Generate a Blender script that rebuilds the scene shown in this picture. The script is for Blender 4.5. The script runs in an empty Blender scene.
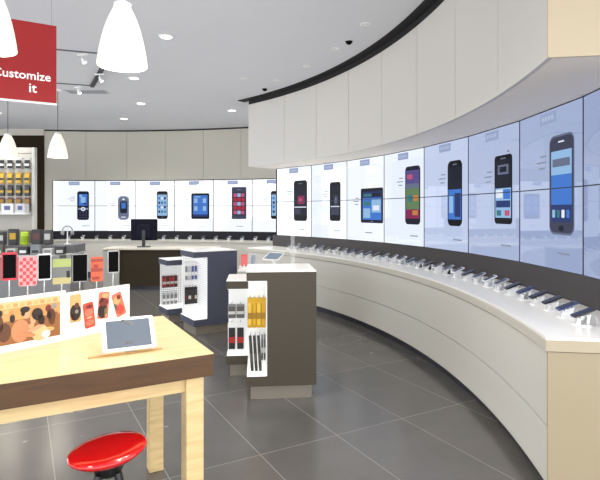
import bpy, math, random
from mathutils import Vector, Matrix
random.seed(4)
S = bpy.context.scene
C = S.collection
R = math.radians
EYE = 1.63
CEIL = 3.78
EXPO = 0.6
UP = 42
EK = 2**-EXPO          # displays keep their brightness when the exposure changes

# ------------------------------------------------------------------ materials
def lin(c):
    def f(v):
        v /= 255.0
        return v/12.92 if v <= 0.04045 else ((v+0.055)/1.055)**2.4
    return (f(c[0]), f(c[1]), f(c[2]), 1.0)

MATS = {}
def mat(name, rgb, rough=0.5, metal=0.0, emit=0.0, ergb=None, spec=0.5, noise=0.0, nscale=20.0, coat=0.0, alpha=None, trans=0.0):
    if name in MATS:
        return MATS[name]
    m = bpy.data.materials.new(name)
    m.use_nodes = True
    nt = m.node_tree
    b = nt.nodes['Principled BSDF']
    b.inputs['Base Color'].default_value = lin(rgb)
    b.inputs['Roughness'].default_value = rough
    b.inputs['Metallic'].default_value = metal
    b.inputs['Specular IOR Level'].default_value = spec
    b.inputs['Coat Weight'].default_value = coat
    b.inputs['Coat Roughness'].default_value = 0.05
    b.inputs['Transmission Weight'].default_value = trans
    if emit:
        b.inputs['Emission Color'].default_value = lin(ergb or rgb)
        b.inputs['Emission Strength'].default_value = emit*EK
    if noise:
        tc = nt.nodes.new('ShaderNodeTexCoord')
        n = nt.nodes.new('ShaderNodeTexNoise')
        n.inputs['Scale'].default_value = nscale
        n.inputs['Detail'].default_value = 3
        nt.links.new(tc.outputs['Object'], n.inputs['Vector'])
        mr = nt.nodes.new('ShaderNodeMapRange')
        mr.inputs['To Min'].default_value = 1-noise
        mr.inputs['To Max'].default_value = 1+noise
        nt.links.new(n.outputs['Fac'], mr.inputs['Value'])
        mx = nt.nodes.new('ShaderNodeMix'); mx.data_type = 'RGBA'; mx.blend_type = 'MULTIPLY'
        mx.inputs['Factor'].default_value = 1
        mx.inputs['A'].default_value = lin(rgb)
        cmb = nt.nodes.new('ShaderNodeCombineColor')
        for k in ('Red', 'Green', 'Blue'):
            nt.links.new(mr.outputs['Result'], cmb.inputs[k])
        nt.links.new(cmb.outputs['Color'], mx.inputs['B'])
        nt.links.new(mx.outputs['Result'], b.inputs['Base Color'])
    MATS[name] = m
    return m

def px_mat(name, rgb, k=0.75):           # a colour shown on a backlit display
    return mat(name, tuple(v*0.25 for v in rgb), 0.35, emit=k, ergb=rgb, spec=0.12)

def floor_mat():
    m = mat('floor_tile', (78, 76, 75), 0.22, spec=0.55)
    nt = m.node_tree; b = nt.nodes['Principled BSDF']
    tc = nt.nodes.new('ShaderNodeTexCoord')
    mp = nt.nodes.new('ShaderNodeMapping'); mp.vector_type = 'TEXTURE'
    # rotate so rows run along the table's depth direction
    ang = math.atan2(0.875, -0.484)
    mp.inputs['Rotation'].default_value = (0, 0, ang)
    nt.links.new(tc.outputs['Object'], mp.inputs['Vector'])
    ad = nt.nodes.new('ShaderNodeVectorMath'); ad.operation = 'ADD'
    ad.inputs[1].default_value = (60.0-3.08+0.0, 61.0+1.40, 0)
    nt.links.new(mp.outputs['Vector'], ad.inputs[0])
    br = nt.nodes.new('ShaderNodeTexBrick')
    br.offset = 0.0
    br.inputs['Scale'].default_value = 1.0
    br.inputs['Brick Width'].default_value = 1.2
    br.inputs['Row Height'].default_value = 0.61
    br.inputs['Mortar Size'].default_value = 0.0035
    br.inputs['Mortar Smooth'].default_value = 0.3
    br.inputs['Color1'].default_value = lin((98, 94, 90))
    br.inputs['Color2'].default_value = lin((90, 88, 86))
    br.inputs['Mortar'].default_value = lin((140, 137, 130))
    nt.links.new(ad.outputs['Vector'], br.inputs['Vector'])
    n = nt.nodes.new('ShaderNodeTexNoise'); n.inputs['Scale'].default_value = 3.5; n.inputs['Detail'].default_value = 6
    nt.links.new(tc.outputs['Object'], n.inputs['Vector'])
    mr = nt.nodes.new('ShaderNodeMapRange')
    mr.inputs['To Min'].default_value = 0.85; mr.inputs['To Max'].default_value = 1.15
    nt.links.new(n.outputs['Fac'], mr.inputs['Value'])
    vm = nt.nodes.new('ShaderNodeVectorMath'); vm.operation = 'SCALE'
    nt.links.new(br.outputs['Color'], vm.inputs[0]); nt.links.new(mr.outputs['Result'], vm.inputs['Scale'])
    nt.links.new(vm.outputs['Vector'], b.inputs['Base Color'])
    r2 = nt.nodes.new('ShaderNodeMapRange')
    r2.inputs['To Min'].default_value = 0.17; r2.inputs['To Max'].default_value = 0.32
    nt.links.new(n.outputs['Fac'], r2.inputs['Value'])
    nt.links.new(r2.outputs['Result'], b.inputs['Roughness'])
    return m

def wood_mat(name, rgb, dark, rough=0.4):
    m = mat(name, rgb, rough)
    nt = m.node_tree; b = nt.nodes['Principled BSDF']
    tc = nt.nodes.new('ShaderNodeTexCoord')
    mp = nt.nodes.new('ShaderNodeMapping'); mp.inputs['Scale'].default_value = (1.2, 14, 14)
    nt.links.new(tc.outputs['Object'], mp.inputs['Vector'])
    n = nt.nodes.new('ShaderNodeTexNoise'); n.inputs['Scale'].default_value = 3; n.inputs['Detail'].default_value = 6; n.inputs['Distortion'].default_value = 0.6
    nt.links.new(mp.outputs['Vector'], n.inputs['Vector'])
    mx = nt.nodes.new('ShaderNodeMix'); mx.data_type = 'RGBA'
    mx.inputs['A'].default_value = lin(dark); mx.inputs['B'].default_value = lin(rgb)
    mr = nt.nodes.new('ShaderNodeMapRange'); mr.inputs['From Min'].default_value = .3; mr.inputs['From Max'].default_value = .6
    nt.links.new(n.outputs['Fac'], mr.inputs['Value']); nt.links.new(mr.outputs['Result'], mx.inputs['Factor'])
    nt.links.new(mx.outputs['Result'], b.inputs['Base Color'])
    return m

def pegboard_mat():
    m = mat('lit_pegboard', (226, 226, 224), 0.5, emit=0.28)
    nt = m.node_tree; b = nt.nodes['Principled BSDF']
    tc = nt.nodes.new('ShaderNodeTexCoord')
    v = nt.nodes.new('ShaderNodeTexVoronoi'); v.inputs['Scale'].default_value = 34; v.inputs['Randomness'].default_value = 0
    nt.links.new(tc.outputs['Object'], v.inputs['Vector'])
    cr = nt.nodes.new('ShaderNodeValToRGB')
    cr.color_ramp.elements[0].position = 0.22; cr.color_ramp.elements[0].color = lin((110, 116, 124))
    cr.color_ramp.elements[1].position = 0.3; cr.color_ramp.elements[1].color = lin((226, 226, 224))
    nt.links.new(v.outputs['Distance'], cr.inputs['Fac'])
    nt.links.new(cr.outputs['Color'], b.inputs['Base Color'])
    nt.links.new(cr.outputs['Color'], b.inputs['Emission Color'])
    return m

M_floor = floor_mat()
M_ceil = mat('ceiling_paint', (222, 223, 227), 0.85, noise=0.015, nscale=1.5)
M_fascia = mat('bulkhead_panel', (206, 202, 195), 0.45, noise=0.02, nscale=1.0)
M_soffit = mat('soffit_panel', (250, 240, 226), 0.5)
M_back = mat('back_wall_panel', (188, 183, 170), 0.5, noise=0.02, nscale=1.0)
M_gap = mat('shadow_gap', (28, 26, 27), 0.8)
M_seam = mat('panel_seam', (120, 117, 112), 0.8)
M_strip = mat('charcoal_panel', (66, 62, 62), 0.4, spec=.3)
M_strip2 = mat('black_panel', (30, 29, 36), 0.4, spec=.2)
M_brown = mat('dark_brown_wall', (44, 35, 23), 0.7, spec=.05)
M_top = mat('counter_top_white', (246, 243, 236), 0.25, emit=0.0)
M_cfront = mat('counter_front_greige', (205, 202, 192), 0.35, noise=0.015, nscale=2)
M_cend = mat('counter_end_beige', (166, 151, 122), 0.4)
M_kick = mat('toe_kick_dark', (52, 52, 62), 0.3)
M_taupe = mat('kiosk_taupe', (77, 70, 59), 0.45, spec=.25, noise=0.02)
M_taupe_blue = mat('kiosk_taupe_blue_lit', (76, 79, 94), 0.38, spec=.3, noise=0.02)  # same taupe as the foreground kiosks, with bluish light put into the colour
M_kickm = mat('kiosk_kick_metal', (140, 131, 118), 0.35, metal=0.3)
M_white = mat('white_plastic', (240, 240, 238), 0.3)
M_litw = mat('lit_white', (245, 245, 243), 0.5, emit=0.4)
M_peg = pegboard_mat()
M_metal = mat('steel', (190, 190, 190), 0.25, metal=1.0)
M_black = mat('black_plastic', (18, 17, 19), 0.3)
M_blackg = mat('black_glass', (7, 6, 6), 0.5, spec=0.05)
M_bezel = mat('display_bezel', (22, 24, 34), 0.35)
M_maple = wood_mat('maple_top', (228, 202, 152), (216, 186, 132), 0.33)
M_maple2 = wood_mat('maple_leg', (222, 194, 140), (205, 174, 120), 0.4)
M_edge = wood_mat('walnut_edge', (86, 57, 27), (72, 47, 20), 0.4)
M_red = mat('red_gloss', (196, 8, 12), 0.12, coat=0.6)
M_banner = mat('banner_red', (160, 12, 14), 0.55)
M_shade = mat('frosted_shade', (236, 230, 214), 0.35, emit=0.5, ergb=(255, 246, 226))
M_lamp = mat('lamp_lens', (255, 255, 255), 0.4, emit=6.0, ergb=(255, 250, 240))
M_grille = mat('vent_grille', (184, 186, 190), 0.5)
M_acryl = mat('clear_acrylic', (250, 252, 253), 0.1, emit=.25)  # slight glow added so the clear plastic renders brighter
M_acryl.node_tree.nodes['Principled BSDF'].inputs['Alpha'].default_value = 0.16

# ------------------------------------------------------------------ mesh builder
class MB:
    def __init__(s): s.v = []; s.f = []; s.mi = []; s.ms = []; s.sm = []
    def _m(s, m):
        if m not in s.ms: s.ms.append(m)
        return s.ms.index(m)
    def add(s, vs, fs, m, smooth=False):
        o = len(s.v); s.v += [tuple(v) for v in vs]; k = s._m(m)
        for f in fs:
            s.f.append([o+i for i in f]); s.mi.append(k); s.sm.append(smooth)
    def box(s, a, b, m, mx=None, bev=0.0):
        x0, y0, z0 = a; x1, y1, z1 = b
        if bev <= 0:
            vs = [(x0,y0,z0),(x1,y0,z0),(x1,y1,z0),(x0,y1,z0),(x0,y0,z1),(x1,y0,z1),(x1,y1,z1),(x0,y1,z1)]
            fs = [(0,3,2,1),(4,5,6,7),(0,1,5,4),(1,2,6,5),(2,3,7,6),(3,0,4,7)]
        else:
            e = bev
            def ring(i, z): return [(x0+i+(e if i == 0 else 0)*1, y0+i, z)]
            lo = [(x0+e,y0,),(x1-e,y0),(x1,y0+e),(x1,y1-e),(x1-e,y1),(x0+e,y1),(x0,y1-e),(x0,y0+e)]
            inn = [(x0+e,y0+e),(x1-e,y0+e),(x1-e,y0+e),(x1-e,y1-e),(x1-e,y1-e),(x0+e,y1-e),(x0+e,y1-e),(x0+e,y0+e)]
            vs = [(p[0],p[1],z0) for p in inn]+[(p[0],p[1],z0+e) for p in lo]+[(p[0],p[1],z1-e) for p in lo]+[(p[0],p[1],z1) for p in inn]
            fs = []
            for r in range(3):
                for i in range(8):
                    j = (i+1) % 8
                    fs.append((r*8+i, r*8+j, (r+1)*8+j, (r+1)*8+i))
            fs.append((0,7,5,3)[::1] and (6,5,3,1)[::1]); fs[-1] = (7,5,3,1)
            fs.append((25,27,29,31))
        if mx is not None: vs = [tuple(mx @ Vector(v)) for v in vs]
        s.add(vs, fs, m)
    def prism(s, pts, z0, z1, m, mx=None):
        n = len(pts)
        vs = [(p[0],p[1],z0) for p in pts]+[(p[0],p[1],z1) for p in pts]
        fs = [tuple(range(n))[::-1], tuple(range(n, 2*n))]+[(i,(i+1)%n,n+(i+1)%n,n+i) for i in range(n)]
        if mx is not None: vs = [tuple(mx @ Vector(v)) for v in vs]
        s.add(vs, fs, m)
    def poly(s, pts, y, m, mx=None):       # flat shape in the x-z plane facing -y
        vs = [(p[0], y, p[1]) for p in pts]
        if mx is not None: vs = [tuple(mx @ Vector(v)) for v in vs]
        s.add(vs, [tuple(range(len(pts)))], m)
    def cyl(s, p, q, r0, r1, m, n=12, smooth=True):
        p = Vector(p); q = Vector(q); d = (q-p).normalized()
        u = d.orthogonal().normalized(); w = d.cross(u)
        vs = []
        for c, r in ((p, r0), (q, r1)):
            for i in range(n):
                a = 2*math.pi*i/n
                vs.append(c+u*(r*math.cos(a))+w*(r*math.sin(a)))
        fs = [(i,(i+1)%n,n+(i+1)%n,n+i) for i in range(n)]
        s.add(vs, fs, m, smooth); o = len(s.v)-2*n
        s.add([s.v[o+i] for i in range(n)], [tuple(range(n))[::-1]], m)
        s.add([s.v[o+n+i] for i in range(n)], [tuple(range(n))], m)
    def tube(s, pts, r, m, n=8):
        for a, b in zip(pts[:-1], pts[1:]): s.cyl(a, b, r, r, m, n)
    def lathe(s, prof, m, n=32, mx=None):
        vs = []; fs = []
        for (r, z) in prof:
            for i in range(n):
                a = 2*math.pi*i/n; vs.append((r*math.cos(a), r*math.sin(a), z))
        for k in range(len(prof)-1):
            for i in range(n):
                j = (i+1) % n
                fs.append((k*n+i, k*n+j, (k+1)*n+j, (k+1)*n+i))
        if mx is not None: vs = [tuple(mx @ Vector(v)) for v in vs]
        s.add(vs, fs, m, True)
    def arc(s, c, r0, r1, a0, a1, z0, z1, m, step=0.6):   # a solid ring sector
        n = max(1, int(abs(a1-a0)/step+.5))
        vs = []
        for i in range(n+1):
            a = R(a0+(a1-a0)*i/n); ca, sa = math.cos(a), math.sin(a)
            for (r, z) in ((r0,z0),(r1,z0),(r1,z1),(r0,z1)):
                vs.append((c[0]+r*ca, c[1]+r*sa, z))
        fs = []
        for i in range(n):
            for k in range(4):
                fs.append((i*4+k, i*4+(k+1)%4, (i+1)*4+(k+1)%4, (i+1)*4+k))
        fs += [(0,3,2,1), (n*4, n*4+1, n*4+2, n*4+3)]
        s.add(vs, fs, m)
    def build(s, name, parent=None, off=(0,0,0), loc=None):
        me = bpy.data.meshes.new(name)
        o = Vector(off)
        me.from_pydata([tuple(Vector(v)-o) for v in s.v], [], s.f)
        for m in s.ms: me.materials.append(m)
        me.polygons.foreach_set('material_index', s.mi)
        me.polygons.foreach_set('use_smooth', s.sm)
        import bmesh
        bm = bmesh.new(); bm.from_mesh(me)
        bmesh.ops.recalc_face_normals(bm, faces=[f for f in bm.faces if True])
        bm.to_mesh(me); bm.free()
        me.update()
        ob = bpy.data.objects.new(name, me); C.objects.link(ob)
        if parent is not None: ob.parent = parent
        if loc is not None: ob.location = loc
        return ob

class FlatMB(MB):
    """flat artwork: no normal recalculation needed beyond facing -y"""
    pass

def tag(o, label, cat, group=None):
    o['label'] = label; o['category'] = cat
    if group: o['group'] = group
    return o
def thing(name, label, cat, loc=(0,0,0), rz=0.0, group=None):
    o = bpy.data.objects.new(name, None); C.objects.link(o)
    o.empty_display_size = 0.1
    o.location = loc; o.rotation_euler = (0, 0, rz)
    return tag(o, label, cat, group)
def struct(name, mb, off=(0,0,0), loc=None, parent=None):
    o = mb.build(name, parent, off, loc)
    if parent is None: o['kind'] = 'structure'
    return o
def dup(root, loc, rz, label, group=None):
    r = root.copy(); C.objects.link(r); r.location = loc; r.rotation_euler = (0, 0, rz)
    r['label'] = label
    if group: r['group'] = group
    for ch in list(root.children):
        c = ch.copy(); C.objects.link(c); c.parent = r
        for g in list(ch.children):
            d = g.copy(); C.objects.link(d); d.parent = c
    return r
def rr(x0, x1, z0, z1, r, n=5):
    r = min(r, (x1-x0)/2, (z1-z0)/2); pts = []
    for cx, cz, a0 in ((x1-r, z0+r, -90), (x1-r, z1-r, 0), (x0+r, z1-r, 90), (x0+r, z0+r, 180)):
        for i in range(n+1):
            a = R(a0+90*i/n); pts.append((cx+r*math.cos(a), cz+r*math.sin(a)))
    return pts
def rect(x0, x1, z0, z1): return [(x0,z0),(x1,z0),(x1,z1),(x0,z1)]
def ell(cx, cz, a, b, rot=0, n=20):
    out = []
    for i in range(n):
        t = 2*math.pi*i/n; x = a*math.cos(t); z = b*math.sin(t)
        out.append((cx+x*math.cos(rot)-z*math.sin(rot), cz+x*math.sin(rot)+z*math.cos(rot)))
    return out
def rotp(pts, cx, cz, a):
    return [(cx+(x-cx)*math.cos(a)-(z-cz)*math.sin(a), cz+(x-cx)*math.sin(a)+(z-cz)*math.cos(a)) for x, z in pts]
ORD = ['first','second','third','fourth','fifth','sixth','seventh','eighth','ninth','tenth','eleventh','twelfth','thirteenth','fourteenth','fifteenth','sixteenth','seventeenth','eighteenth','nineteenth','twentieth','twenty-first','twenty-second','twenty-third','twenty-fourth','twenty-fifth','twenty-sixth','twenty-seventh','twenty-eighth','twenty-ninth','thirtieth','thirty-first','thirty-second','thirty-third']

# ------------------------------------------------------------------ the room
CR = (-6.5, 3.96)      # centre of the curved right-hand wall
RW, RC = 8.611, 7.964
CL = (-5.0, 1.0)       # centre of the curved back wall
RL = 12.38
A_END, A_FAR = -8.3, 46.3

b = MB(); b.box((-13, -5, -0.1), (5, 16, 0), M_floor); struct('floor', b)
b = MB(); b.box((-13, -5, CEIL), (5, 16, CEIL+0.1), M_ceil); struct('ceiling', b)

# curved right wall behind the displays, with the charcoal strip below them
b = MB(); b.arc(CR, RW+0.09, RW+0.25, A_END, A_FAR, 0, CEIL, M_gap); struct('wall_right', b)
b = MB(); b.arc(CR, RW-0.004, RW+0.09, A_END, A_FAR, 0.936, 1.153, M_strip); struct('trim_1', b)
# bulkhead over the counter: seamed panels, soffit, end return
b = MB()
seams = [A_FAR, 38.65, 31.9, 25.2, 18.5, 11.8, 5.0, -1.75, A_END]
for s0, s1 in zip(seams[:-1], seams[1:]):
    b.arc(CR, RC, RC+0.03, s0-0.03, s1+0.03, 2.486, 3.685, M_fascia)
b.arc(CR, RC+0.006, RC+0.029, A_FAR-.02, A_END+.02, 2.49, 3.68, M_seam)
struct('wall_bulkhead', b)
b = MB()
for s0, s1 in zip(seams[:-1], seams[1:]):
    b.arc(CR, RC+0.031, RW+0.09, s0-0.02, s1+0.02, 2.488, 2.53, M_soffit)
b.arc(CR, RC+0.05, RW+0.09, A_FAR-.02, A_END+.02, 2.50, 2.535, M_seam)
struct('trim_2', b)
b = MB(); b.arc(CR, RC, RW+0.25, A_END-.05, A_END+0.05, 2.486, 3.685, mat('return_panel', (184, 168, 140), 0.5)); struct('trim_3', b)
b = MB(); b.arc(CR, RC+0.03, RW+0.25, A_FAR-0.15, A_FAR, 2.49, 3.74, M_fascia); struct('trim_4', b)
# flat dark strips standing in for the shaded slot between ceiling and bulkhead
b = MB(); b.arc(CR, 7.85, RC+0.06, A_END, 47.6, CEIL-0.012, CEIL-0.001, M_gap)
b.arc(CR, RC+0.012, RC+0.05, A_END, A_FAR, 3.68, CEIL-0.012, M_gap); struct('trim_5', b)

# curved back wall
A_L0 = 97.0; ST_L = 4.97
ZT_L, ZB_L = 2.445, 1.11
b = MB()
ls = [98.1, 93.1, 88.1, 83.2, 78.4, 73.6, 68.6, 60]
for s0, s1 in zip(ls[:-1], ls[1:]):
    b.arc(CL, RL-0.02, RL+0.02, s0-0.02, s1+0.02, ZT_L+0.012, 3.74, M_back)
b.arc(CL, RL-0.012, RL+0.03, 98.08, 60, ZT_L+0.02, 3.73, M_seam)
b.arc(CL, RL-0.02, RL+0.2, 98.1, 97.06, 0, ZT_L+0.012, M_back)
struct('wall_back', b)
b = MB(); b.arc(CL, RL-0.012, RL+0.02, 98.1, 60, 3.735, CEIL, M_gap); struct('trim_6', b)  # dark strip standing in for the shadow gap under the ceiling
b = MB(); b.arc(CL, RL+0.09, RL+0.2, 97.06, 60, 0, CEIL, M_gap); struct('wall_backing', b)
b = MB(); b.arc(CL, RL-0.004, RL+0.08, 97.0, 64, 0.9, ZB_L-0.004, M_strip2); struct('trim_7', b)
# dark wall on the left
b = MB(); b.box((-13, 13.22, 0), (-6.72, 13.4, 3.62), M_brown); b.box((-13, 13.2, 3.62), (-6.72, 13.4, CEIL), M_back); struct('wall_left', b)

# ------------------------------------------------------------------ video wall columns
def screen_mat(i, rgb, k):
    m = mat('lit_display_%d' % i, (16, 18, 22), 0.03, emit=k, ergb=rgb, spec=0.5)
    m.node_tree.nodes['Principled BSDF'].inputs['IOR'].default_value = 1.8
    return m
P_navy = px_mat('pic_navy', (24, 28, 46)); P_blk = px_mat('pic_black', (14, 14, 20)); P_blue = px_mat('pic_blue', (70, 130, 225))
P_lblue = px_mat('pic_light_blue', (160, 205, 248)); P_wht = px_mat('pic_white', (232, 238, 250), 0.9); P_sil = px_mat('pic_silver', (150, 160, 185))
P_red = px_mat('pic_red', (190, 40, 70)); P_pink = px_mat('pic_pink', (215, 90, 130)); P_slate = px_mat('pic_slate', (66, 68, 92))
P_label = px_mat('pic_label', (158, 172, 208), 0.85); P_txt = px_mat('pic_text', (150, 160, 180)); P_pur = px_mat('pic_purple', (96, 84, 150))
P_grn = px_mat('pic_green', (108, 140, 96)); P_org = px_mat('pic_orange', (215, 140, 70)); P_teal = px_mat('pic_teal', (60, 130, 140))
P_gry = px_mat('pic_grey', (112, 122, 150)); P_dblu = px_mat('pic_dark_blue', (38, 58, 120)); P_mag = px_mat('pic_magenta', (150, 40, 90))

def phone_art(kind, x0, x1, z0, z1):
    """list of (polygon, material, layer) for the picture of a handset"""
    w = x1-x0; h = z1-z0; A = []
    def q(a, b_, c, d, m, l=2, r=0): A.append((rr(x0+a*w, x0+b_*w, z0+c*h, z0+d*h, r) if r else rect(x0+a*w, x0+b_*w, z0+c*h, z0+d*h), m, l))
    if kind == 'candybar':
        q(0, 1, 0, 1, P_navy, 1, .06); q(.14, .86, .5, .9, P_blue); q(.3, .7, .6, .8, P_lblue, 3); q(.2, .42, .8, .88, P_lblue, 3); q(.55, .8, .53, .6, P_dblu, 3)
        q(.08, .92, .36, .42, P_sil); A.append((ell(x0+.5*w, z0+.38*h, .2*w, .07*h), P_wht, 3)); A.append((ell(x0+.5*w, z0+.38*h, .09*w, .03*h), P_gry, 4))
        for r_ in range(3):
            for c in range(3): q(.16+.25*c, .34+.25*c, .24-.09*r_, .29-.09*r_, P_slate, 3)
    elif kind == 'flip':
        A.append((rr(x0, x1, z0, z1, .1), P_sil, 1)); q(.08, .92, .05, .95, P_gry, 2, .09); q(.2, .82, .28, .78, P_navy, 3, .05); q(.32, .7, .48, .72, P_blue, 4)
        A.append((ell(x0+.5*w, z0+.86*h, .12*w, .035*h), P_wht, 4)); q(.3, .7, .1, .14, P_wht, 4)
    elif kind == 'touch':
        q(0, 1, 0, 1, P_blk, 1, .06); q(.07, .93, .12, .86, P_lblue); A.append((ell(x0+.5*w, z0+.06*h, .1*w, .03*h), P_slate, 3))
        for r_ in range(4):
            for c in range(3): q(.14+.26*c, .32+.26*c, .70-.16*r_, .79-.16*r_, (P_blue, P_wht, P_dblu, P_teal)[(r_*2+c) % 4], 3, .01)
        q(.07, .93, .86, .9, P_gry, 3)
    elif kind == 'tablet':
        q(0, 1, 0, 1, P_blk, 1, .04); q(.1, .9, .09, .92, P_blue)
        for r_ in range(2):
            for c in range(3): q(.16+.24*c, .34+.24*c, .62-.3*r_, .8-.3*r_, (P_lblue, P_blue, P_lblue)[c], 3)
        q(.1, .9, .09, .18, P_dblu, 3); q(.2, .5, .84, .88, P_lblue, 3)
    elif kind == 'tiles':
        q(0, 1, 0, 1, P_slate, 1, .03); q(.1, .9, .12, .82, P_navy)
        for r_ in range(5):
            for c in range(3):
                q(.12+.26*c, .35+.26*c, .69-.135*r_, .8-.135*r_, (P_pink, P_red, P_lblue, P_red)[(r_*3+c*2+(r_ == 2)*2) % 4], 3)
        q(.35, .65, .9, .93, P_gry, 3)
    elif kind == 'dark':
        q(0, 1, 0, 1, P_blk, 1, .06); q(.05, .95, .14, .88, P_navy); q(.3, .8, .42, .62, P_mag, 3); q(.4, .6, .48, .56, P_pink, 4); q(.05, .95, .33, .355, P_wht, 4); q(.1, .5, .17, .3, P_slate, 3); q(.35, .65, .91, .93, P_gry, 3)
    elif kind == 'slim':
        q(0, 1, 0, 1, P_blk, 1, .05); q(.08, .92, .13, .92, P_navy); q(.4, .75, .4, .66, P_slate, 3); q(.1, .9, .36, .385, P_wht, 4); q(.12, .88, .16, .34, P_slate, 3); q(.5, .65, .46, .6, P_gry, 4)
    elif kind == 'bigtablet':
        q(0, 1, 0, 1, P_navy, 1, .03); q(.09, .93, .09, .9, P_blue); q(.09, .93, .72, .9, P_dblu, 3); q(.14, .5, .76, .84, P_teal, 4); q(.16, .46, .5, .62, P_teal, 4)
        q(.52, .9, .76, .86, P_navy, 4); q(.5, .9, .3, .68, P_lblue, 3); q(.56, .84, .36, .5, P_wht, 4); q(.12, .44, .14, .42, P_lblue, 3); q(.46, .56, .03, .06, P_gry, 3)
    elif kind == 'landscape':
        q(0, 1, 0, 1, P_navy, 1, .06); q(.07, .93, .1, .93, P_pur); q(.07, .93, .1, .62, P_grn, 3); q(.07, .93, .1, .26, P_mag, 4); q(.15, .5, .78, .86, P_pink, 4)
        q(.07, .93, .62, .7, P_gry, 4); q(.5, .85, .16, .24, P_org, 5); A.append((ell(x0+.35*w, z0+.45*h, .18*w, .07*h), P_teal, 4)); q(.55, .85, .4, .5, P_org, 4)
    elif kind == 'tall':
        q(0, 1, 0, 1, P_blk, 1, .07); q(.06, .94, .1, .9, P_navy); q(.06, .94, .1, .56, P_blue, 3); q(.5, .9, .14, .5, P_dblu, 4); q(.12, .4, .2, .46, P_lblue, 4); q(.36, .64, .93, .95, P_gry, 3)
    elif kind == 'homescreen':
        q(0, 1, 0, 1, P_blk, 1, .04); q(.06, .94, .09, .93, P_navy); q(.06, .94, .09, .52, P_lblue, 3); q(.2, .8, .72, .86, P_gry, 3); q(.3, .7, .75, .83, P_navy, 4)
        q(.1, .48, .38, .5, P_wht, 4); q(.52, .9, .36, .5, P_blue, 4); q(.1, .9, .24, .34, P_dblu, 4); q(.14, .4, .12, .2, P_teal, 5); q(.6, .86, .12, .2, P_pink, 5); q(.35, .65, .94, .96, P_gry, 3)
        q(.75, .82, 1.03, 1.05, P_blk, 2)
    elif kind == 'silver':
        q(0, 1, 0, 1, P_gry, 1, .07); q(.03, .97, .02, .98, P_slate, 2, .06); q(.09, .91, .13, .84, P_blue, 3); q(.09, .91, .6, .84, P_lblue, 4)
        q(.15, .85, .68, .76, P_gry, 5); q(.09, .91, .13, .3, P_dblu, 4)
        for c in range(4): q(.14+.19*c, .26+.19*c, .17, .25, (P_lblue, P_teal, P_wht, P_blue)[c], 5, .01)
        q(.38, .62, .92, .935, P_wht, 4); A.append((ell(x0+.5*w, z0+.065*h, .1*w, .03*h), P_navy, 4))
    return A

def column(c, rad, a0, a1, zb, zt, fx, fz, kind, smat, label, group):
    p0 = Vector((c[0]+rad*math.cos(R(a0)), c[1]+rad*math.sin(R(a0)), 0)); p1 = Vector((c[0]+rad*math.cos(R(a1)), c[1]+rad*math.sin(R(a1)), 0))
    d = p1-p0; w = d.length; rz = math.atan2(d.y, d.x)
    t = thing('display_column', label, 'display screen', (p0.x, p0.y, zb), rz, group)
    h = zt-zb; zm = h*0.497
    m = MB(); m.box((0.002, 0, 0), (w-0.002, 0.08, h), M_bezel); m.build('bezel', t)
    for z0, z1 in ((0.004, zm-0.005), (zm+0.005, h-0.012)):
        m = MB(); m.poly(rect(0.009, w-0.009, z0, z1), -0.0015, smat); m.build('screen', t)
    x0, x1 = fx[0]*w, fx[1]*w
    m = MB()
    for pts, mm, l in phone_art(kind, x0, x1, fz[0]-zb, fz[1]-zb):
        # split the picture at the joint between the two panels
        for lo, hi in ((-1, zm-0.004), (zm+0.004, 9)):
            cut = clip(pts, lo, hi)
            if len(cut) > 2: m.poly(cut, -0.0015-0.0007*l, mm)
    m.build('handset_picture', t)
    m = MB(); lx = 0.375*w
    m.poly(rect(lx, lx+0.26*w, h-0.125, h-0.03), -0.0022, P_label)
    for k in range(4): m.poly(rect(lx+(.03+.05*k)*w, lx+(.065+.05*k)*w, h-0.095, h-0.06), -0.0029, px_mat('pic_label_text', (186, 197, 226), .85))
    m.build('header_label', t)
    m = MB()
    for k, (a, e) in enumerate(((.10, .0), (.16, .0), (.12, .02))):
        zz = fz[1]-zb-0.16-0.05*k
        m.poly(rect(x0-(a+.05)*w, x0-.05*w-e*w, zz, zz+0.014), -0.0022, P_txt)
    m.poly(rect(x0+.12*w, x0+.3*w, 0.13, 0.145), -0.0022, P_txt)
    m.build('caption_text', t)
    return t
def clip(pts, lo, hi):
    for s, lim in ((1, lo), (-1, hi)):
        out = []
        for i in range(len(pts)):
            p, q = pts[i], pts[(i+1) % len(pts)]
            a, bb = s*(p[1]-lim) >= 0, s*(q[1]-lim) >= 0
            if a: out.append(p)
            if a != bb:
                t = (lim-p[1])/(q[1]-p[1]); out.append((p[0]+t*(q[0]-p[0]), lim))
        pts = out
        if not pts: return []
    return pts

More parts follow.
